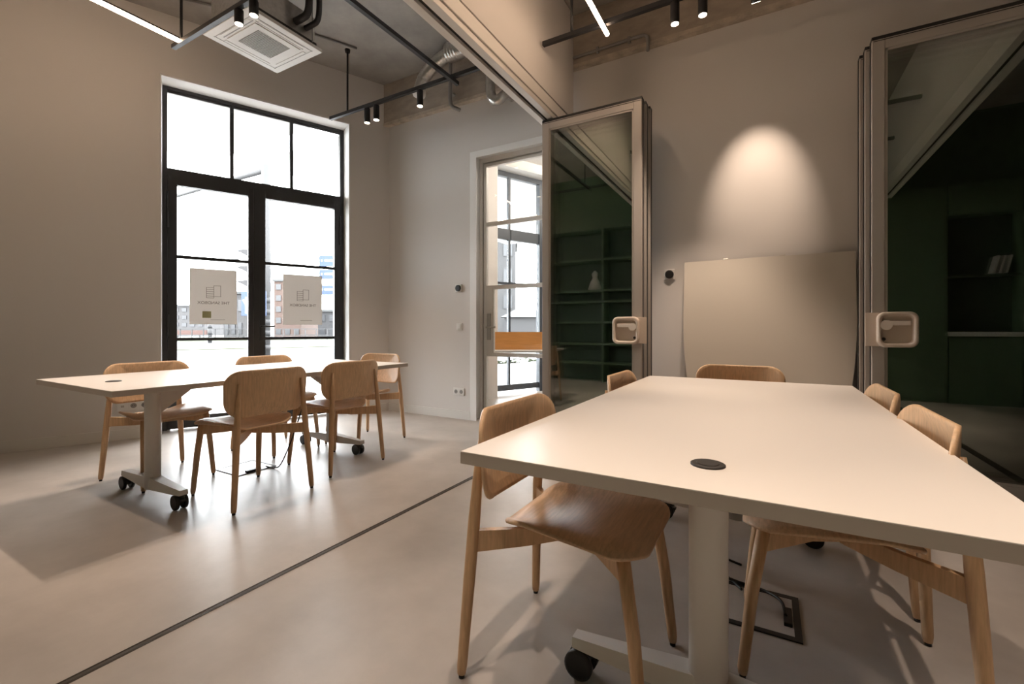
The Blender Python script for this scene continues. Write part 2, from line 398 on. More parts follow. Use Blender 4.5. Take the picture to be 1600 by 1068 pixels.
for z, x0 in ((2.225, a+0.032), (1.50, a+0.032), (0.735, a+0.032)): MB().box((x0, V0+0.008, z-0.022), (b_-0.032, V0+0.042, z+0.022)).build('glazing_bar', 'alu_light', d)
MB().box((a+0.115, V0+0.01, 0.757), (a+0.127, V0+0.04, 1.478)).build('glazing_bead', 'alu_light', d)
for x0, z0, z1 in ((a+0.032, 2.247, 2.885), (a+0.032, 1.522, 2.203), (a+0.127, 0.757, 1.478), (a+0.032, 0.08, 0.713)): MB().box((x0, V0+0.022, z0), (b_-0.032, V0+0.028, z1)).build('pane', 'pane', d)
hp = MB().box((a+0.045, V0-0.006, 0.90), (a+0.095, V0+0.006, 1.20), bevel=0.003).build('handle_plate', 'steel', d)
MB().sweep(bez([(a+0.07, V0, 1.045), (a+0.07, V0-0.05, 1.045), (a+0.09, V0-0.058, 1.045), (a+0.20, V0-0.058, 1.045)], 5), 0.010, 10).build('lever', 'steel', hp)

# ---------------------------------------------------------------- folding glass panel stacks
def glass_panel(u0, v0, wd, label, group, pod=None, pod_hinge_right=True):
    t = thing('folding_glass_panel', label, 'glass panel', (u0, v0, 0), 0, group)
    th, st, z0, z1 = 0.082, 0.066, 0.025, 2.875
    for a in (0, wd-st):
        sm = MB().box((a, 0, z0), (a+st, th, z1), bevel=0.004)
        sm.build('stile', 'alu', t)
    for a, b_ in ((z0, z0+0.10), (z1-0.066, z1)): MB().box((st, 0.001, a), (wd-st, th-0.001, b_), bevel=0.003).build('rail', 'alu', t)
    bd = MB()
    for a, b_, c_, d_ in ((st, st+0.014, z0+0.10, z1-0.066), (wd-st-0.014, wd-st, z0+0.10, z1-0.066)): bd.box((a, 0.006, c_), (b_, th-0.006, d_))
    bd.box((st, 0.006, z1-0.08), (wd-st, th-0.006, z1-0.066)); bd.box((st, 0.006, z0+0.10), (wd-st, th-0.006, z0+0.114))
    bd.build('glazing_bead', 'alu', t)
    for y in (0.012, th-0.018): MB().box((st, y, z0+0.10), (wd-st, y+0.006, z1-0.066)).build('pane', 'stack_pane', t)
    gk = MB()
    gk.box((0.0, 0.004, z1), (wd, th-0.004, z1+0.022)); gk.box((0.002, 0.006, z0-0.02), (wd-0.002, th-0.006, z0))
    gk.box((-0.004, 0.03, z0), (0.0, th-0.03, z1)); gk.box((wd, 0.03, z0), (wd+0.004, th-0.03, z1))
    gk.box((0.008, -0.0015, z1-0.012), (wd-0.008, 0.002, z1-0.008))
    gk.build('gasket', 'rubber', t)
    if pod:
        p0, p1, pz0, pz1, side = pod
        p0 -= u0; p1 -= u0; cx, cz, pw, ph = (p0+p1)/2, (pz0+pz1)/2, p1-p0, pz1-pz0
        # recessed square cup: rim prism with inset floor
        bm_ = MB(); bm = bm_.bm; r = 0.045
        loops = [(pw, ph, r, 0.0), (pw, ph, r, -0.034), (pw-0.012, ph-0.012, r-0.005, -0.042), (pw-0.034, ph-0.034, r-0.010, -0.042), (pw-0.046, ph-0.046, r-0.016, -0.036), (pw-0.058, ph-0.058, r-0.020, -0.008)]
        R = [[bm.verts.new((x, y, z)) for x, z in rrect(a, b_, rr, 6, cx, cz)] for a, b_, rr, y in loops]
        for q in range(len(R)-1):
            n = len(R[q])
            for k in range(n): f = bm.faces.new((R[q][k], R[q][(k+1) % n], R[q+1][(k+1) % n], R[q+1][k])); f.smooth = True
        bm.faces.new(R[-1])
        e = (wd-st+0.004) if side > 0 else st-0.004
        pd = bm_.build('handle_pod', 'beige_plastic', t)
        mo = MB(); xa, xb = sorted((cx+side*(pw/2-0.02), cx+side*(pw/2+0.055)))
        mo.box((xa, -0.006, cz-ph/2+0.004), (xb, 0.001, cz+ph/2-0.004), bevel=0.003).build('mounting_plate', 'beige_plastic', t)
        hx = cx+side*pw*0.27; hz = cz+ph*0.13
        lv = MB(); lv.sweep([(hx, -0.006, hz), (hx, -0.042, hz)], 0.031, 20)
        lv.box((min(hx, hx-side*pw*0.58), -0.040, hz-0.004), (max(hx, hx-side*pw*0.58), -0.022, hz+0.026), bevel=0.005)
        lv.build('lever', 'lever_plastic', pd)
        MB().sweep([(hx+side*0.01, -0.006, cz-ph*0.27), (hx+side*0.01, -0.013, cz-ph*0.27)], 0.011, 12).build('key_cylinder', 'slot', pd)
    return t
GL = 'folded glass panels of the left stack'; GR = 'folded glass panels of the right stack'
glass_panel(-1.765, 3.655, 0.885, 'front glass panel of the left folded stack, beside the inner door', GL, (-1.110, -0.895, 0.905, 1.125, 1))
glass_panel(-1.760, 3.755, 0.89, 'middle glass panel of the left folded stack, behind the front one', GL)
glass_panel(-1.750, 3.855, 0.89, 'rear glass panel of the left folded stack, nearest the wall', GL)
glass_panel(0.580, 3.655, 0.885, 'front glass panel of the right folded stack, beside the leaning board', GR, (0.600, 0.803, 0.912, 1.135, -1))
glass_panel(0.560, 3.755, 0.89, 'middle glass panel of the right folded stack, behind the front one', GR)
glass_panel(0.545, 3.855, 0.89, 'rear glass panel of the right folded stack, nearest the wall', GR)

# ---------------------------------------------------------------- chairs
def make_chair():
    t = thing('dining_chair', '', 'chair')
    # seat
    def seat_pt(x, y):
        k = (y+0.18)/0.42
        kk = max(0.0, min(1.0, k*1.25)); kk = kk*kk*(3-2*kk)
        z = 0.420 + 0.048*kk + (0.052*(1-kk)+0.012*kk)*(abs(x)/0.20)**2
        if y > 0.14: z -= 2.6*(y-0.14)**2
        ax = abs(x)
        if ax > 0.165: z -= 7.0*(ax-0.165)**2*kk
        return (x, y, z)
    out = []
    for (x, y) in rrect(0.465, 0.435, 0.095, 7, 0, 0.036):
        out.append((x*(0.86+0.14*min(1, (y+0.18)/0.36)), y))
    mb = MB(); shell(mb, out, seat_pt, 0.013, 10); mb.build('seat', 'oak_seat', t)
    # backrest: outline in (x, z)
    def back_pt(x, z):
        y = -0.245 - 0.10*(z-0.65) + 0.062*(abs(x)/0.265)**2.2 + 0.35*max(0, z-0.65)**2
        return (x, y, z)
    o2 = []
    for (x, z) in rrect(0.53, 0.275, 0.092, 7, 0, 0.6525):
        q = (0.79-z)/0.275
        o2.append((x*(1.0-0.05*q), z))
    mb = MB(); shell(mb, [(a, b_) for a, b_ in o2], back_pt, 0.012, 10); mb.build('backrest', 'oak', t)
    for sx in (-1, 1):
        # rear leg, tapered towards the top where it meets the back of the backrest
        xt, zt = sx*0.195, 0.715
        p0_, p1_ = Vector((sx*0.245, -0.268, 0.012)), Vector((xt, back_pt(xt, zt)[1]-0.012, zt))
        pts = [p0_.lerp(p1_, k) for k in (0, 0.03, 0.40, 0.62, 0.82, 1.0)]
        lg = MB().sweep(pts, [0.0125, 0.0150, 0.0178, 0.0182, 0.0150, 0.0065], 14).build('leg', 'oak_leg', t)
        MB().sweep([(sx*0.245, -0.268, 0), (sx*0.245, -0.268, 0.012)], 0.009, 10).build('foot_pad', 'rubber', lg)
        fp = [(sx*0.205, 0.250, 0.012), (sx*0.2045, 0.2495, 0.03), (sx*0.194, 0.226, 0.25), (sx*0.182, 0.194, 0.452)]
        lg = MB().sweep(fp, [0.0120, 0.0148, 0.0175, 0.0182], 14).build('leg', 'oak_leg', t)
        MB().sweep([(sx*0.205, 0.250, 0), (sx*0.205, 0.250, 0.012)], 0.009, 10).build('foot_pad', 'rubber', lg)
        # crossing rail: from this rear leg to the opposite front leg
        r = MB(); a = Vector((sx*0.219, -0.250, 0)); b_ = Vector((-sx*0.184, 0.200, 0)); dd = (b_-a).normalized(); nn = Vector((-dd.y, dd.x, 0))*0.010
        dz = 0.0 if sx > 0 else 0.0004
        prof = [(0.0, 0.366, 0.430), (0.28, 0.368, 0.420), (0.5, 0.376, 0.424), (0.72, 0.392, 0.452), (1.0, 0.378, 0.448)]
        L = (b_-a).length; rows = []
        for k, zl, zh in prof:
            p = a+dd*(L*k)
            rows.append([r.bm.verts.new((p.x+nn.x, p.y+nn.y, zl+dz)), r.bm.verts.new((p.x+nn.x, p.y+nn.y, zh+dz)), r.bm.verts.new((p.x-nn.x, p.y-nn.y, zh+dz)), r.bm.verts.new((p.x-nn.x, p.y-nn.y, zl+dz))])
        for q in range(len(rows)-1):
            for k in range(4): r.bm.faces.new((rows[q][k], rows[q][(k+1) % 4], rows[q+1][(k+1) % 4], rows[q+1][k]))
        r.bm.faces.new(rows[0]); r.bm.faces.new(rows[-1])
        r.build('rail', 'oak_leg', t)
    return t
chair0 = make_chair()
CL = 'oak chairs around the far left table'; CR = 'oak chairs around the near right table'
E_, W_, S_ = -PI/2, PI/2, PI
chairs = [
    (-3.655, 1.520, E_, 'oak chair between far table and window wall, by the wall sockets', CL),
    (-3.665, 2.385, E_, 'oak chair between far table and glass doors, its back before the door centre', CL),
    (-2.835, 1.650, W_, 'oak chair with its back to the room, nearest the camera at the far table', CL),
    (-2.900, 2.335, W_, 'oak chair with its back to the room, second along the far table', CL),
    (-3.235, 2.935, S_, 'oak chair at the window end of the far table, facing the camera', CL),
    (-0.520, 1.330, E_, 'oak chair pushed under the near corner of the near table, seat in full view', CR),
    (-0.485, 2.430, E_, 'oak chair peeking over the near table before the left glass stack', CR),
    (-0.165, 3.075, S_, 'oak chair at the end of the near table in front of the leaning board', CR),
    (0.190, 2.330, W_, 'oak chair over the near table edge beside the right glass stack', CR),
    (0.185, 1.700, W_, 'oak chair at the right edge of the near table, closer to the camera', CR),
]
for i, (x, y, r, lab, g) in enumerate(chairs):
    c_ = chair0 if i == 0 else copy_tree(chair0)
    c_.location = (x, y, 0); c_.rotation_euler = (0, 0, r); c_['label'] = lab; c_['group'] = g; c_['category'] = 'chair'

# ---------------------------------------------------------------- tables
TZ = 0.73
def make_table(label):
    """local origin: centre of the table on the floor; x across (1.04), y along (2.05)"""
    t = thing('meeting_table', label, 'table', (0, 0, 0), 0, 'white folding meeting tables')
    hw, hl = 0.52, 1.018
    top = MB().box((-hw, -hl, TZ-0.003), (hw, hl, TZ), bevel=0.0012).build('tabletop', 'laminate', t)
    MB().box((-hw, -hl, TZ-0.030), (hw, hl, TZ-0.003)).build('shade_toned_edge', 'edge', top)
    for (gx, gy) in ((0.02, -0.84),):
        MB().sweep([(gx, gy, TZ-0.004), (gx, gy, TZ+0.003), (gx, gy, TZ+0.0045)], [0.036, 0.036, 0.033], 24).build('grommet', 'slot', top)
        MB().sweep([(gx, gy, TZ+0.0044), (gx, gy, TZ+0.0056)], [0.024, 0.022], 20).build('grommet_cover', 'slot', top)
    for sy in (-1, 1):
        y = sy*0.645
        co = MB().sweep([(0, y, 0.066), (0, y, 0.60), (0, y, TZ-0.045)], 0.0445, 28, ell=(1.08, 0.9)).build('column', 'white', t)
        MB().box((-0.06, y-0.09, TZ-0.045), (0.06, y+0.09, TZ-0.030)).build('mounting_plate', 'white', co)
        # folding bracket: a triangular plate on the inner side of the column
        yi = y-sy*0.038
        MB().prism([(yi, TZ-0.032), (yi-sy*0.23, TZ-0.032), (yi-sy*0.23, TZ-0.045), (yi, TZ-0.215)], -0.014, 0.014, 'x').build('bracket', 'white', t)
        for sx in (-1, 1):
            ft = MB(); rows = []
            for k, hwid, zl, zh in ((0.0, 0.036, 0.070, 0.138), (0.06, 0.035, 0.072, 0.134), (0.30, 0.026, 0.084, 0.120), (0.365, 0.024, 0.088, 0.117)):
                x = sx*(0.012+k*0.98); zl2 = zl; zh2 = zh
                rows.append([ft.bm.verts.new((x, y-hwid, zl2)), ft.bm.verts.new((x, y+hwid, zl2)), ft.bm.verts.new((x, y+hwid*0.85, zh2)), ft.bm.verts.new((x, y-hwid*0.85, zh2))])
            for q in range(len(rows)-1):
                for k in range(4): ft.bm.faces.new((rows[q][k], rows[q][(k+1) % 4], rows[q+1][(k+1) % 4], rows[q+1][k]))
            ft.bm.faces.new(rows[0]); ft.bm.faces.new(rows[-1])
            ft.build('foot', 'white', t)
            cx, cy = sx*0.335, y
            ca = MB().sweep([(cx, cy, 0.090), (cx, cy, 0.070), (cx, cy, 0.062)], [0.012, 0.022, 0.024], 14).box((cx-0.026, cy-0.012, 0.030), (cx+0.012, cy+0.012, 0.078), bevel=0.005).build('caster', 'rubber', t)
            for ox in (-0.022, 0.022):
                MB().sweep([(cx-0.014, cy+ox-0.010, 0.0425), (cx-0.014, cy+ox-0.007, 0.0425), (cx-0.014, cy+ox+0.007, 0.0425), (cx-0.014, cy+ox+0.010, 0.0425)], [0.035, 0.0425, 0.0425, 0.035], 24).build('wheel', 'rubber', ca)
            MB().box((cx+0.012, cy-0.014, 0.052), (cx+0.038, cy+0.014, 0.062), bevel=0.003).build('brake_tab', 'rubber', ca)
    MB().box((-0.03, -0.60, TZ-0.075), (0.03, 0.60, TZ-0.032)).build('beam', 'white', t)
    MB().box((0.05, 0.02, TZ-0.075), (0.13, 0.32, TZ-0.031), bevel=0.006).build('cable_tray', 'rubber', t)
    return t
ta = make_table('white table farther off on the left, before the black glass doors')
ta.location = (-3.245, 1.945, 0)
tb = copy_tree(ta); tb['label'] = 'white table nearest the camera on the right, before the leaning board'; tb.location = (-0.135, 1.915, 0)

# ---------------------------------------------------------------- floor boxes and cables
def floor_box(x0, y0, x1, y1, label, sw=0.022):
    t = thing('floor_box', label, 'floor box', ((x0+x1)/2, (y0+y1)/2, 0), 0, 'floor boxes under the tables'); a, b_ = (x1-x0)/2, (y1-y0)/2
    fr = MB(); fr.box((-a, -b_, 0), (a, -b_+sw, 0.005)).box((-a, b_-sw, 0), (a, b_, 0.005)).box((-a, -b_+sw, 0), (-a+sw, b_-sw, 0.005)).box((a-sw, -b_+sw, 0), (a, b_-sw, 0.005)).build('frame', 'rubber', t)
    MB().box((-a+sw, -b_+sw, 0.0002), (a-sw, b_-sw, 0.003)).build('lid', 'floor', t)
    MB().box((a-sw-0.03, -0.07, 0.003), (a-sw-0.004, 0.035, 0.016), bevel=0.003).build('cable_flap', 'rubber', t)
    return t
floor_box(-3.50, 1.785, -3.205, 2.065, 'black framed floor box under the far left table', 0.012)
floor_box(-0.200, 1.745, 0.100, 2.030, 'black framed floor box under the near right table')
def cable(pts, label, r=0.0045):
    return tag(MB().sweep(bez(pts, 8), r, 8).build('power_cable', 'cable'), label, 'cable', 'power cables under the tables')
cable([(-3.23, 2.0, 0.012), (-3.16, 2.02, 0.006), (-3.10, 2.04, 0.05), (-3.06, 2.12, 0.28), (-3.05, 2.18, 0.50), (-3.10, 2.16, 0.62), (-3.145, 2.12, 0.68)], 'black cable rising from the floor box to the far left table')
cable([(0.055, 1.86, 0.018), (0.04, 1.95, 0.02), (-0.02, 2.01, 0.012), (-0.12, 2.03, 0.012), (-0.20, 2.05, 0.03), (-0.27, 2.08, 0.20), (-0.28, 2.12, 0.33), (-0.20, 2.14, 0.50), (-0.06, 2.12, 0.66), (-0.06, 2.10, 0.70)], 'black cable rising from the floor box to the near right table', 0.0055)
cable([(-0.09, 1.98, 0.008), (-0.15, 2.06, 0.008), (-0.24, 2.14, 0.007), (-0.20, 2.22, 0.006), (-0.10, 2.19, 0.006)], 'black cable loop lying on the floor behind the near floor box', 0.005)

# ---------------------------------------------------------------- leaning board (half a boat-shaped conference top)
t = thing('tabletop_leaf', 'large beige board with bowed sides leaning on the wall between the glass stacks', 'board', (-0.033, 3.90, 0))
LZ = 1.61
def bw(z): return 0.590-0.165*max(0.0, (1.15-z)/1.15)**1.9*1.0-0.012*max(0.0, (z-1.15)/0.45)**2*0
out = [(bw(LZ*k/20), LZ*k/20) for k in range(21)]
out = out + [(-x, z) for x, z in reversed(out)]
tilt = math.atan2(0.20, LZ)
bo = MB().prism(out, 0, 0.004, 'y').build('face', 'board', t); bo.rotation_euler = (-tilt, 0, 0)
co = MB().prism(out, 0.004, 0.026, 'y').build('core', 'board_edge', t); co.rotation_euler = (-tilt, 0, 0)
cl = []
for x in (-0.27, 0.13): k = MB().box((x-0.02, 0.004, LZ-0.004), (x+0.02, 0.022, LZ+0.010), bevel=0.003).build('connector', 'steel', t); k.rotation_euler = (-tilt, 0, 0)

# ---------------------------------------------------------------- wall fittings
def thermostat(u, z, label):
    t = thing('thermostat', label, 'thermostat', (u, BV, z), 0, 'round thermostats')
    MB().box((-0.046, -0.016, -0.046), (0.046, 0, 0.046), bevel=0.006).build('plate', 'plastic', t)
    MB().sweep([(0, -0.014, 0), (0, -0.026, 0), (0, -0.031, 0)], [0.037, 0.037, 0.030], 24).build('dial', 'rubber', t)
thermostat(-3.07, 1.49, 'black round thermostat on white plate left of the inner glass door')
thermostat(-0.76, 1.51, 'black round thermostat on white plate between left glass stack and board')
t = thing('light_switch', 'small white light switch beside the inner glass door', 'switch', (-3.06, BV, 1.05))
MB().box((-0.041, -0.009, -0.041), (0.041, 0, 0.041), bevel=0.003).build('plate', 'plastic', t); MB().box((-0.027, -0.014, -0.027), (0.027, -0.009, 0.027), bevel=0.002).build('rocker', 'plastic', t)
def socket_unit(t, x, kind='socket'):
    MB().box((x-0.036, -0.011, -0.036), (x+0.036, -0.008, 0.036), bevel=0.001).build('cover', 'plastic', t)
    if kind == 'socket':
        MB().sweep([(x, -0.0105, 0), (x, -0.0125, 0)], [0.024, 0.021], 20).build('socket_well', 'conduit', t)
        for dx in (-0.009, 0.009): MB().sweep([(x+dx, -0.012, 0), (x+dx, -0.0135, 0)], 0.0035, 8).build('pin_hole', 'rubber', t)
    else: MB().box((x-0.012, -0.0125, -0.012), (x+0.012, -0.0105, 0.008)).build('data_port', 'alu', t)
t = thing('wall_socket', 'white double socket low on the wall beside the inner glass door', 'socket', (-3.07, BV, 0.31))
MB().box((-0.078, -0.009, -0.042), (0.078, 0, 0.042), bevel=0.003).build('plate', 'plastic', t)
socket_unit(t, -0.037); socket_unit(t, 0.037)
fx = lambda s: (FO[0]+s*math.cos(FA), FO[1]+s*math.sin(FA))
p = fx(-2.43)
t = thing('wall_socket', 'white three-part socket strip low on the wall left of the black doors', 'socket', (p[0], p[1], 0.31), FA)
MB().box((-0.122, -0.009, -0.045), (0.122, 0, 0.045), bevel=0.003).build('plate', 'plastic', t)
socket_unit(t, -0.079, 'data'); socket_unit(t, 0.0); socket_unit(t, 0.079)

# ---------------------------------------------------------------- light rails, tubes, spotlights
RZ = 3.39
def rail(name_label, a, b_, rods, w=0.034, rodz=CZ):
    t = thing('light_rail', name_label, 'light rail', (a[0], a[1], a[2]), 0, 'black suspended light rails')
    av = Vector(a); MB().bar((0, 0, 0), Vector(b_)-av, w, w).build('profile', 'black', t)
    d_ = (Vector(b_)-av)
    for k in rods:
        p = d_*k
        MB().sweep([(p.x, p.y, p.z+w/2), (p.x, p.y, rodz-av.z)], 0.0105, 10).build('rod', 'black', t)
        MB().sweep([(p.x, p.y, rodz-av.z-0.03), (p.x, p.y, rodz-av.z)], [0.026, 0.03], 14).build('ceiling_cup', 'black', t)
    return t
rail('black rail hanging by the concrete beam, left of the partition', (-4.28, 3.40, RZ), (-1.87, 3.40, RZ), [0.115, 0.93])
rail('black rail running in depth above the far left table', (-2.585, 0.2, RZ-0.036), (-2.565, 3.47, RZ-0.036), [0.06, 0.5])
rail('black rail with two spots crossing beneath the ceiling before the air conditioner', (-4.34, 1.885, RZ), (-2.61, 1.885, RZ), [0.075, 0.9])
rail('black rail hanging by the concrete beam in the near room', (-1.625, 3.385, RZ), (1.36, 3.385, RZ), [0.085, 0.55, 0.95])
rail('black rail above the near end of the near table, overhead', (-1.60, 1.3, RZ), (1.36, 1.3, RZ), [0.1, 0.9])
def tube(u, v0, v1, label, z=RZ-0.022, m='tube'):
    t = thing('tube_light', label, 'tube light', (u, v0, z), 0, 'glowing tube lights')
    MB().sweep([(0, 0, 0), (0, v1-v0, 0)], 0.0165, 14).build('diffuser', m, t)
    MB().box((-0.012, 0, 0.014), (0.012, v1-v0, 0.026)).build('carrier', 'black', t)
    return t
tube(-4.225, -0.9, 1.91, 'glowing tube light high along the window wall', RZ+0.012)
tube(-1.10, 1.25, 3.455, 'glowing tube light in the near room, beside the partition bulkhead', RZ-0.045)
tube(-2.0, 5.2, 7.4, 'added unseen tube light brightening the next room beyond the inner door', 3.45, 'tube_added')  # both next-room tubes are added out of view as extra light
tube(-0.6, 5.2, 7.4, 'added unseen tube light farther inside the next room', 3.45, 'tube_added')
def spot(u, v, label, zrail=RZ, length=0.15, tilt=None, power=None, on=True, size=62, blend=0.6):
    t = thing('spotlight', label, 'spotlight', (u, v, zrail), 0, 'black cylinder spotlights')
    MB().sweep([(0, 0, -0.017), (0, 0, -0.032)], 0.010, 10).build('neck', 'black', t)
    d_ = Vector((0, 0, -1)) if tilt is None else Vector(tilt).normalized()
    a = Vector((0, 0, -0.028)); b_ = a+d_*length
    MB().sweep([a, b_-d_*0.012, b_], 0.031, 22, caps=True).build('can', 'black', t)
    MB().sweep([b_+d_*0.0004, b_+d_*0.002], 0.0265, 20).build('lens', 'lens', t)
    L = bpy.data.lights.new('spot_lamp', 'SPOT'); L.energy = power if power is not None else SPOT_W; L.color = (1.0, 0.77, 0.595); L.spot_size = math.radians(size); L.spot_blend = blend; L.shadow_soft_size = 0.026
    lo = bpy.data.objects.new('spot_lamp', L); COL.objects.link(lo); lo.parent = t; lo.location = b_+d_*0.012
    lo.rotation_euler = d_.to_track_quat('-Z', 'Y').to_euler()
    return t
spot(-3.70, 3.40, 'black spotlight under the beam rail, left of two close together', power=26, size=52)
spot(-3.565, 3.40, 'black spotlight under the beam rail, right of two close together', power=26, size=52)
spot(-2.97, 3.40, 'single black spotlight under the beam rail by the white duct cap', power=26, size=52)
spot(-3.375, 1.885, 'black lit spotlight before the air conditioner, left of the pair', length=0.10)
spot(-3.19, 1.885, 'black lit spotlight before the air conditioner, right of the pair', length=0.10)
spot(-0.58, 3.385, 'black spotlight high in the near room, left of the pair')
spot(-0.395, 3.385, 'black spotlight high in the near room, right of the pair')
spot(-0.07, 3.385, 'black spotlight turned to the wall above the leaning board', tilt=(0, 0.66, -1), power=WASH_W, size=40, blend=1.0)
spot(-0.5, 1.3, 'black spotlight over the near table, nearer the partition')
spot(0.5, 1.3, 'black spotlight over the near table, nearer the right stack')
rail('added black rail before the green joinery, mirrored in the left glass stack', (-4.6, 0.15, RZ), (1.36, 0.15, RZ), [0.1, 0.45, 0.9])  # rail and its three spots added overhead to brighten the mirrored joinery
spot(-3.4, 0.15, 'added black spotlight brightening the green bookcase', power=90)
spot(-1.0, 0.15, 'added black spotlight brightening the green cabinets', power=90)
spot(0.9, 0.15, 'added black spotlight brightening the kitchen niche', power=90)

# ---------------------------------------------------------------- air conditioner
ac = thing('air_conditioner', 'white ceiling cassette air conditioner hanging above the window doors', 'air conditioner', (-3.85, 2.37, 3.53))
pm = 0.335
MB().box((-pm, -pm, 0), (pm, pm, 0.030), bevel=0.004).build('panel', 'plastic', ac)
gp = MB().box((-0.205, -0.205, -0.006), (0.205, 0.205, 0.001), bevel=0.002).build('grille_frame', 'plastic', ac)
gl = MB(); n = 22
for k in range(n):
    y = -0.14+0.28*k/(n-1); gl.box((-0.145, y-0.0028, -0.010), (0.145, y+0.0028, -0.006))
g = gl.build('grille', 'conduit', gp); g['kind'] = 'stuff'
for (a, b_) in (((-0.20, -0.262), (0.20, -0.235)), ((-0.20, 0.235), (0.20, 0.262)), ((-0.262, -0.20), (-0.235, 0.20)), ((0.235, -0.20), (0.262, 0.20))):
    MB().box((a[0], a[1], -0.003), (b_[0], b_[1], 0.001)).build('air_flap', 'plastic', ac)
for (a, b_) in (((-0.215, -0.232), (0.215, -0.224)), ((0.224, -0.215), (0.232, 0.215)), ((-0.28, -0.272), (0.28, -0.268)), ((0.268, -0.28), (0.272, 0.28)), ((-0.272, -0.28), (-0.268, 0.28)), ((-0.28, 0.268), (0.28, 0.272))):
    MB().box((a[0], a[1], -0.0016), (b_[0], b_[1], 0.001)).build('slot', 'conduit', ac)
MB().box((-0.29, -0.29, 0.030), (0.29, 0.29, 0.30), bevel=0.004).build('casing', 'galv', ac)
MB().box((-0.30, -0.30, 0.030), (0.30, 0.30, 0.075)).build('casing_skirt', 'slot', ac)
for sx in (-1, 1):
    for sy in (-1, 1): MB().sweep([(sx*0.31, sy*0.25, 0.06), (sx*0.31, sy*0.25, CZ-3.53)], 0.005, 8).build('hanger_rod', 'conduit', ac)
for k, dy in enumerate((0.10, 0.20)):
    MB().sweep(bez([(0.29, dy, 0.16), (0.36, dy, 0.16), (0.42, dy+0.02, 0.20), (0.43, dy+0.03, 0.34), (0.42, dy+0.03, CZ-3.53)], 6), 0.030-0.006*k, 12).build('insulated_pipe', 'black', ac)

# ---------------------------------------------------------------- ducts and conduits
def spiral(mb, pts, r, seg=18, pitch=0.035):
    P = [Vector(p) for p in pts]; L = [0]
    for i in range(1, len(P)): L.append(L[-1]+(P[i]-P[i-1]).length)
    rad = [r*(1.0+0.06*(1 if (l/pitch) % 1 < 0.22 else 0)) for l in L]
    return mb.sweep(P, rad, seg)
def dense(pts, step):
    P = [Vector(p) for p in pts]; out = [P[0]]
    for i in range(1, len(P)):
        n = max(1, int((P[i]-P[i-1]).length/step))
        for k in range(1, n+1): out.append(P[i-1].lerp(P[i], k/n))
    return out
t = thing('air_duct', 'galvanised spiral duct with white end cap below the ceiling by the beam', 'duct', (0, 0, 0))
spiral(MB(), dense(bez([(-1.85, 3.80, 3.93), (-2.4, 3.80, 3.93), (-2.93, 3.80, 3.93)], 6), 0.008), 0.095).build('main_pipe', 'galv', t)
spiral(MB(), dense(bez([(-2.90, 3.80, 3.93), (-3.08, 3.80, 3.88), (-3.24, 3.79, 3.77), (-3.31, 3.78, 3.63)], 6), 0.010), 0.066).build('elbow', 'galv', t)
MB().sweep([(-3.31, 3.78, 3.64), (-3.315, 3.78, 3.585), (-3.32, 3.78, 3.56)], [0.070, 0.072, 0.060], 20).build('end_cap', 'plastic', t)
for u in (-2.2, -2.62): MB().box((u-0.012, 3.76, 4.00), (u+0.012, 3.84, CZ)).build('hanger', 'galv', t)
t = tag(MB().sweep(bez([(-2.50, 3.95, CZ), (-2.50, 3.95, 3.75), (-2.50, 3.95, 3.50), (-2.47, 3.95, 3.40), (-2.41, 3.95, 3.37), (-2.36, 3.96, 3.40), (-2.34, 4.02, 3.46), (-2.34, 4.13, 3.47)], 6), 0.050, 16).build('bent_duct', 'galv'), 'galvanised bent pipe hanging beside the partition track', 'duct')
t = thing('conduit_pipe', 'grey vertical conduit running down the concrete beam in the far area', 'pipe')
MB().sweep(bez([(-3.10, 4.06, 4.05), (-3.105, 4.06, 3.70), (-3.105, 4.06, 3.60), (-3.09, 4.07, 3.53), (-3.04, 4.10, 3.50), (-3.02, 4.13, 3.49)], 6), 0.021, 12).build('pipe', 'conduit', t)
MB().box((-3.135, 4.075, 3.66), (-3.075, 4.118, 3.68)).build('clip', 'galv', t)
t = thing('conduit_pipe', 'brownish conduit bent down along the concrete beam in the near room', 'pipe')
MB().sweep(bez([(-1.645, 4.10, 3.655), (-1.3, 4.10, 3.66), (-1.02, 4.10, 3.665), (-0.95, 4.09, 3.645), (-0.93, 4.085, 3.60), (-0.93, 4.085, 3.50)], 6), 0.014, 10).build('pipe', 'conduit', t)
for u in (-1.4, -1.1): MB().box((u-0.012, 4.085, 3.635), (u+0.012, 4.118, 3.685)).build('clip', 'conduit', t)
tag(MB().sweep([(-4.75, 2.05, 4.066), (-4.33, 2.55, 4.066), (-3.88, 3.42, 4.066)], 0.011, 8).build('ceiling_conduit', 'conduit'), 'thin grey conduit along the ceiling near the window wall', 'pipe')

# ---------------------------------------------------------------- green joinery behind the camera, seen in the folded glass
t = thing('bookcase', 'dark green open bookcase mirrored in the left glass stack', 'bookcase', (-2.75, -1.0, 0))
for a, b_ in ((-1.45, -1.41), (-0.02, 0.02), (1.20, 1.24)): MB().box((a, -0.34, 0), (b_, 0, 3.0)).build('upright', 'green', t)
for z in (0.36, 0.73, 1.15, 1.55, 1.76, 2.36, 2.96): MB().box((-1.41, -0.34, z-0.02), (1.20, -0.005, z+0.02)).build('shelf', 'green', t)
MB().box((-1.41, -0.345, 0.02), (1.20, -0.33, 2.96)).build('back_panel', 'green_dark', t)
o = MB().sweep([(0, 0, 0), (0, 0, 0.16), (0, 0, 0.24), (0, 0, 0.32), (0, 0, 0.38)], [0.14, 0.09, 0.045, 0.065, 0.02], 16).build('plaster_ornament', 'counter', None, (-2.95, -1.15, 1.78))
tag(o, 'pale cone-shaped ornament mirrored in the left glass stack', 'ornament')
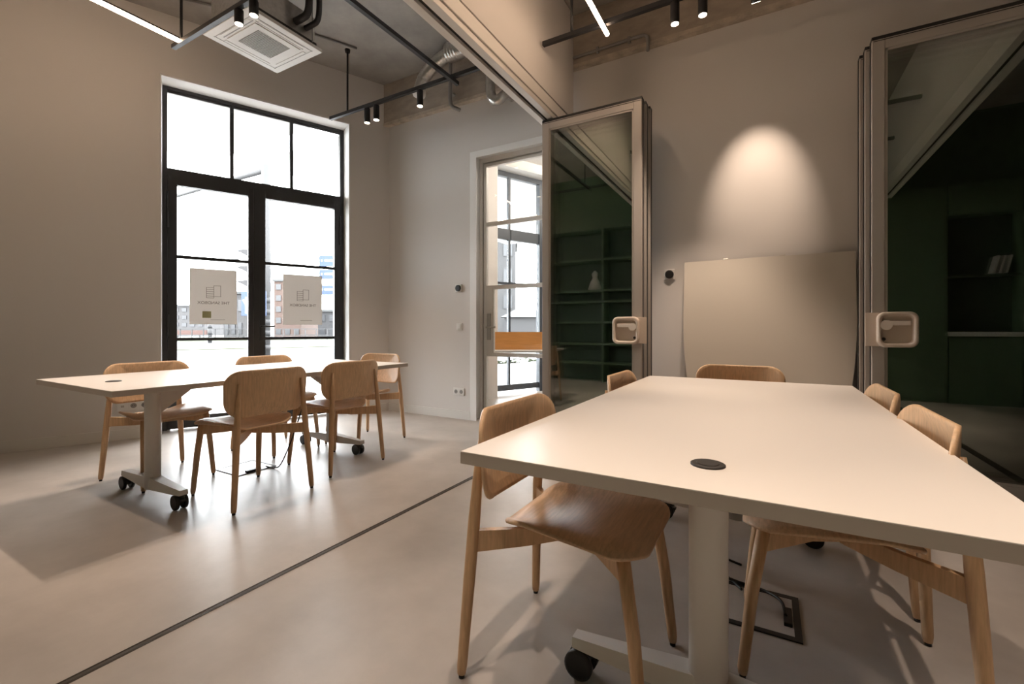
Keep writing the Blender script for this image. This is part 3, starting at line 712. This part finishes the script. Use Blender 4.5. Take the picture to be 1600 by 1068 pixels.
def cabinet(u0, u1, z0, z1, lab, doors=2):
    t = thing('tall_cabinet', lab, 'cabinet', (u0, -1.0, z0)); w_ = u1-u0
    MB().box((0, -0.34, 0), (w_, -0.022, z1-z0)).build('body', 'green', t)
    for k in range(doors): MB().box((w_*k/doors+0.003, -0.02, 0.06), (w_*(k+1)/doors-0.003, 0, z1-z0-0.003), bevel=0.002).build('door', 'green', t)
cabinet(-1.50, 0.2, 0, 3.0, 'dark green three-door cabinet between bookcase and kitchen, mirrored in the glass', 3)
cabinet(0.2, 2.15, 0, 3.0, 'dark green three-door cabinet adjoining the kitchen niche, mirrored in right stack', 3)
cabinet(2.88, 4.5, 0, 3.0, 'dark green two-door tall cabinet past the kitchen niche, mirrored in right stack', 3)
cabinet(2.16, 2.87, 0, 0.92, 'dark green base cabinet under the white counter mirrored in the right stack', 1)
t = thing('wall_shelf', 'dark niche shelf unit above the counter mirrored in the right stack', 'shelf', (2.16, -1.0, 0))
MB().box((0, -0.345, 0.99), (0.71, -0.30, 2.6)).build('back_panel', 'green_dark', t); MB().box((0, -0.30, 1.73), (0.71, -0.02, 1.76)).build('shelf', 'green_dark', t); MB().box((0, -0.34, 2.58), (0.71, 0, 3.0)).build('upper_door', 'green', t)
tag(MB().box((2.155, -1.34, 0.925), (2.875, -0.93, 0.985), bevel=0.003).build('countertop', 'counter'), 'white kitchen counter mirrored in the right glass stack', 'counter')
for k, lab in enumerate(('white book leaning on the dark niche shelf, left one', 'white book leaning on the dark niche shelf, middle one', 'white book leaning on the dark niche shelf, right one')):
    o = MB().box((-0.012, -0.1, 0), (0.012, 0.06, 0.24)).build('book', 'counter', None, (2.62+0.06*k, -1.12, 1.768)); o.rotation_euler = (0, 0.22, 0); tag(o, lab, 'book', 'books on the niche shelf')

# ---------------------------------------------------------------- furniture glimpsed in the next room
t = thing('reception_desk', 'orange wooden desk seen through the inner glass door', 'desk', (-2.6, 5.55, 0), math.radians(29.6))
MB().box((-1.0, 0.0, 0.745), (1.2, 0.022, 0.985)).build('privacy_panel', 'orange', t)
MB().box((-1.0, -0.35, 0.722), (1.2, 0.0, 0.745)).build('desktop', 'counter', t)
for x in (-0.94, 1.14): MB().box((x-0.02, -0.30, 0), (x+0.02, -0.26, 0.722)).build('leg', 'white', t)
for x in (-0.94, 1.14): MB().box((x-0.02, 0.0, 0), (x+0.02, 0.02, 0.745)).build('leg', 'white', t)

# ---------------------------------------------------------------- outdoors
GZ = -0.10
def strip(name, y0, y1, z, m, x0=-90, x1=120):
    o = MB().box((x0, y0, z-0.3), (x1, y1, z)).build(name, m, None, FO); o.rotation_euler = (0, 0, FA); struct(o); return o
strip('pavement', 0.36, 9.0, GZ, 'paving'); strip('road', 9.0, 24.0, GZ-0.02, 'asphalt'); strip('grass_verge', 24.0, 27.5, GZ+0.02, 'grass'); strip('road_far', 27.5, 44.0, GZ-0.02, 'asphalt')
strip('grass_field', 44.0, 72.0, GZ+0.02, 'grass'); strip('ground', 72.0, 160.0, GZ, 'paving')

CR_ = math.radians(29.6)
# striped traffic mast with a long arm
t = thing('traffic_mast', 'grey street mast with black banded foot and long arm outside the glass doors', 'mast', (-17.43, 10.8, GZ))
MB().sweep([(0, 0, 0), (0, 0, 4.0), (0, 0, 7.65), (0, 0, 7.72)], [0.155, 0.15, 0.17, 0.12], 20).build('pole', 'post_white', t)
for z0 in (0.26, 0.84, 1.27, 1.68, 2.14): MB().sweep([(0, 0, z0), (0, 0, z0+0.22)], 0.162, 20).build('band', 'post_dark', t)
MB().sweep([(0, 0, 7.45), (-3.5, 0.04, 7.5), (-8.2, 0.1, 7.52)], [0.11, 0.10, 0.085], 14).build('arm', 'post_white', t)
# blue direction signs
t = thing('direction_sign', 'blue and white direction boards stacked on a post outside the right glass door', 'sign', (-16.9, 13.6, GZ), CR_)
for z, h_ in ((4.15, 0.48), (3.55, 0.42), (2.85, 0.42)):
    bd = MB().box((-0.65, -0.03, z-h_/2), (1.0, 0.03, z+h_/2), bevel=0.01).build('board', 'sign_blue', t)
    for x0, x1 in ((-0.56, -0.50), (-0.40, 0.20), (0.36, 0.80)): MB().box((x0, -0.036, z-0.02), (x1, -0.03, z+0.06)).build('white_panel', 'sign_white', bd)
MB().sweep([(0.95, 0.06, 0), (0.95, 0.06, 4.5)], 0.06, 12).build('post', 'post_white', t)
t = thing('lane_sign', 'blue lane sign with white arrows outside the left glass door', 'sign', (-16.14, 9.23, GZ), CR_)
lb = MB().box((-0.13, -0.02, 1.58), (0.75, 0.02, 2.45), bevel=0.01).build('board', 'sign_blue', t)
MB().box((0.02, -0.026, 1.66), (0.08, -0.02, 2.25)).bar((0.05, -0.023, 1.95), (-0.06, -0.023, 2.15), 0.05, 0.006, (0, 1, 0)).bar((0.05, -0.023, 2.0), (0.2, -0.023, 2.25), 0.05, 0.006, (0, 1, 0)).build('arrow', 'sign_white', lb)
MB().sweep([(0.28, 0.03, 0), (0.28, 0.03, 2.4)], 0.03, 10).build('post', 'post_white', t)
# stadium-like canopies, far houses
def house(name, label, cat, loc, w_, d_, h_, m, rows=0, cols=0, roof=None):
    t = thing(name, label, cat, loc, CR_)
    MB().box((-w_/2, 0, 0), (w_/2, d_, h_)).build('wall', m, t)
    MB().box((-w_/2-0.2, -0.2, h_), (w_/2+0.2, d_+0.2, h_+0.25)).build('roof_edge', roof or 'pale_far', t)
    for r in range(rows):
        for k in range(cols):
            x = -w_/2+w_*(k+0.5)/cols; z = h_*(r+0.5)/rows
            f = MB().box((x-w_/cols*0.28, -0.08, z-h_/rows*0.25), (x+w_/cols*0.28, 0.0, z+h_/rows*0.25)).build('window', 'win_far', t)
    return t
house('brick_building', 'orange brick building far off through the right glass door', 'building', (-55.6, 37.4, GZ), 3.6, 6, 7.4, 'brick_far', 5, 3)
house('office_building', 'low grey building far off behind the direction signs', 'building', (-46.6, 37.2, GZ), 3.4, 6, 3.2, 'dark_far', 2, 3)
house('shed_building', 'low dark building far off beside the left door edge', 'building', (-46.6, 25.5, GZ), 2.0, 3, 4.6, 'grey_far', 2, 3)
house('distant_building', 'grey block at the left edge of the left glass door', 'building', (-78.2, 36.0, GZ), 5.0, 6, 4.6, 'grey_far', 4, 4)
t = thing('canopy_roof', 'three stacked grey canopy blades outside the left glass door', 'canopy', (-44.5, 26.3, GZ), CR_)
for z in (5.6, 7.0, 8.6):
    MB().prism([(-1.2, z+0.15), (0.2, z-0.55), (0.95, z-0.7), (0.95, z+0.3), (-0.3, z+0.25)], -1.0, 1.5, 'y').build('blade', 'grey_far', t)
for x in (0.3, 0.8): MB().sweep([(x, 0.4, 0), (x, 0.4, 8.2)], 0.09, 8).build('post', 'post_white', t)
t = thing('fence', 'pale metal railing across the verge outside the doors', 'fence', (-44.0, 26.0, GZ), CR_+0.12)
for k in range(26): MB().box((-13+k*1.05-0.04, -0.04, 0), (-13+k*1.05+0.04, 0.04, 1.1)).build('post', 'post_white', t)
for z in (0.45, 1.05): MB().box((-13, -0.03, z), (13.3, 0.03, z+0.07)).build('rail', 'post_white', t)
t = thing('road_barrier', 'long low reddish barrier beyond the verge outside the left door', 'barrier', (-55.0, 22.5, GZ), CR_)
MB().box((-6, 0, 0.5), (5, 0.2, 0.95)).build('beam', 'red_far', t)
for k in range(5): MB().box((-5+k*2.3, 0.05, 0), (-4.85+k*2.3, 0.15, 0.5)).build('post', 'post_white', t)
t = thing('bollard', 'thin black and white banded post on the verge', 'bollard', (-38.0, 19.0, GZ))
MB().sweep([(0, 0, 0), (0, 0, 1.6)], 0.14, 12).build('post', 'post_white', t)
for z in (0.15, 0.65, 1.15): MB().sweep([(0, 0, z), (0, 0, z+0.25)], 0.15, 12).build('band', 'post_dark', t)
tag(MB().sweep([(-70, 30, GZ), (-70, 30, 10.2), (-50, 37, 9.9), (-30, 44, 10.6), (-30, 44, GZ)], 0.05, 6).build('overhead_wire', 'post_dark'), 'thin overhead wire crossing the sky outside the doors', 'wire')
# seen through the inner door
house('warehouse', 'tall grey block outside the next room window', 'building', (-22.5, 33.2, GZ), 7.0, 8, 9.3, 'grey_far', 4, 5)
house('apartment_building', 'lower grey block behind the white pavilion outside', 'building', (-15.2, 41.0, GZ), 6.0, 6, 7.0, 'pale_far', 4, 4)
t = thing('pavilion', 'white tented pavilion outside the next room window', 'pavilion', (-11.75, 22.1, GZ), CR_)
p = MB(); base = [(-1.3, -1.0, 1.75), (1.3, -1.0, 1.75), (1.3, 1.0, 1.75), (-1.3, 1.0, 1.75)]
vs = [p.bm.verts.new(q) for q in base]; ap = p.bm.verts.new((0, 0, 2.45))
for k in range(4): p.bm.faces.new((vs[k], vs[(k+1) % 4], ap))
p.bm.faces.new(vs[::-1]); p.build('roof', 'pale_far', t)
MB().box((-1.1, -0.8, 0), (1.1, 0.8, 1.75)).build('wall', 'grey_far', t)
t = thing('planter', 'low pale planter with green shrubs outside the next room window', 'planter', (-6.72, 11.83, GZ), FA)
MB().box((-2.6, -0.25, 0), (2.6, 0.25, 0.10)).build('kerb', 'paving', t)
hb = MB(); rnd = random.Random(3)
for k in range(420):
    x = rnd.uniform(-2.5, 2.5); y = rnd.uniform(-0.2, 0.2); z = 0.1+rnd.random()*0.24*(0.6+0.4*math.sin(x*5)); s_ = rnd.uniform(0.03, 0.07)
    m_ = Matrix.Translation((x, y, z)) @ Matrix.Rotation(rnd.uniform(0, 6), 4, 'Z') @ Matrix.Rotation(rnd.uniform(-1, 1), 4, 'X') @ Matrix.Diagonal((s_, s_*0.5, s_*0.3, 1))
    bmesh.ops.create_icosphere(hb.bm, subdivisions=1, radius=1, matrix=m_)
h_ = hb.build('shrubs', 'leaf', t); h_['kind'] = 'stuff'
# a dark chair glimpsed at the inner door's right edge
t = thing('office_chair', 'dark chair glimpsed at the right edge of the inner glass door', 'chair', (-2.0, 5.9, 0), CR_+PI*0.9)
shell(MB(), rrect(0.46, 0.55, 0.12, 6, 0, 0.72), lambda x, z: (x, -0.20+0.3*x*x-0.1*(z-0.7), z), 0.03, 6).build('backrest', 'black', t)
shell(MB(), rrect(0.46, 0.46, 0.10, 6, 0, 0.03), lambda x, y: (x, y, 0.45+0.2*x*x), 0.04, 6).build('seat', 'black', t)
MB().sweep([(0, 0, 0.06), (0, 0, 0.44)], 0.03, 12).build('column', 'black', t)
for k in range(5):
    a = k*2*PI/5; MB().sweep([(0, 0, 0.07), (0.27*math.cos(a), 0.27*math.sin(a), 0.03)], [0.025, 0.018], 8).build('leg', 'black', t)
MB().bar((0, -0.05, 0.42), (0, -0.21, 0.55), 0.06, 0.015, (1, 0, 0)).build('back_bracket', 'black', t)
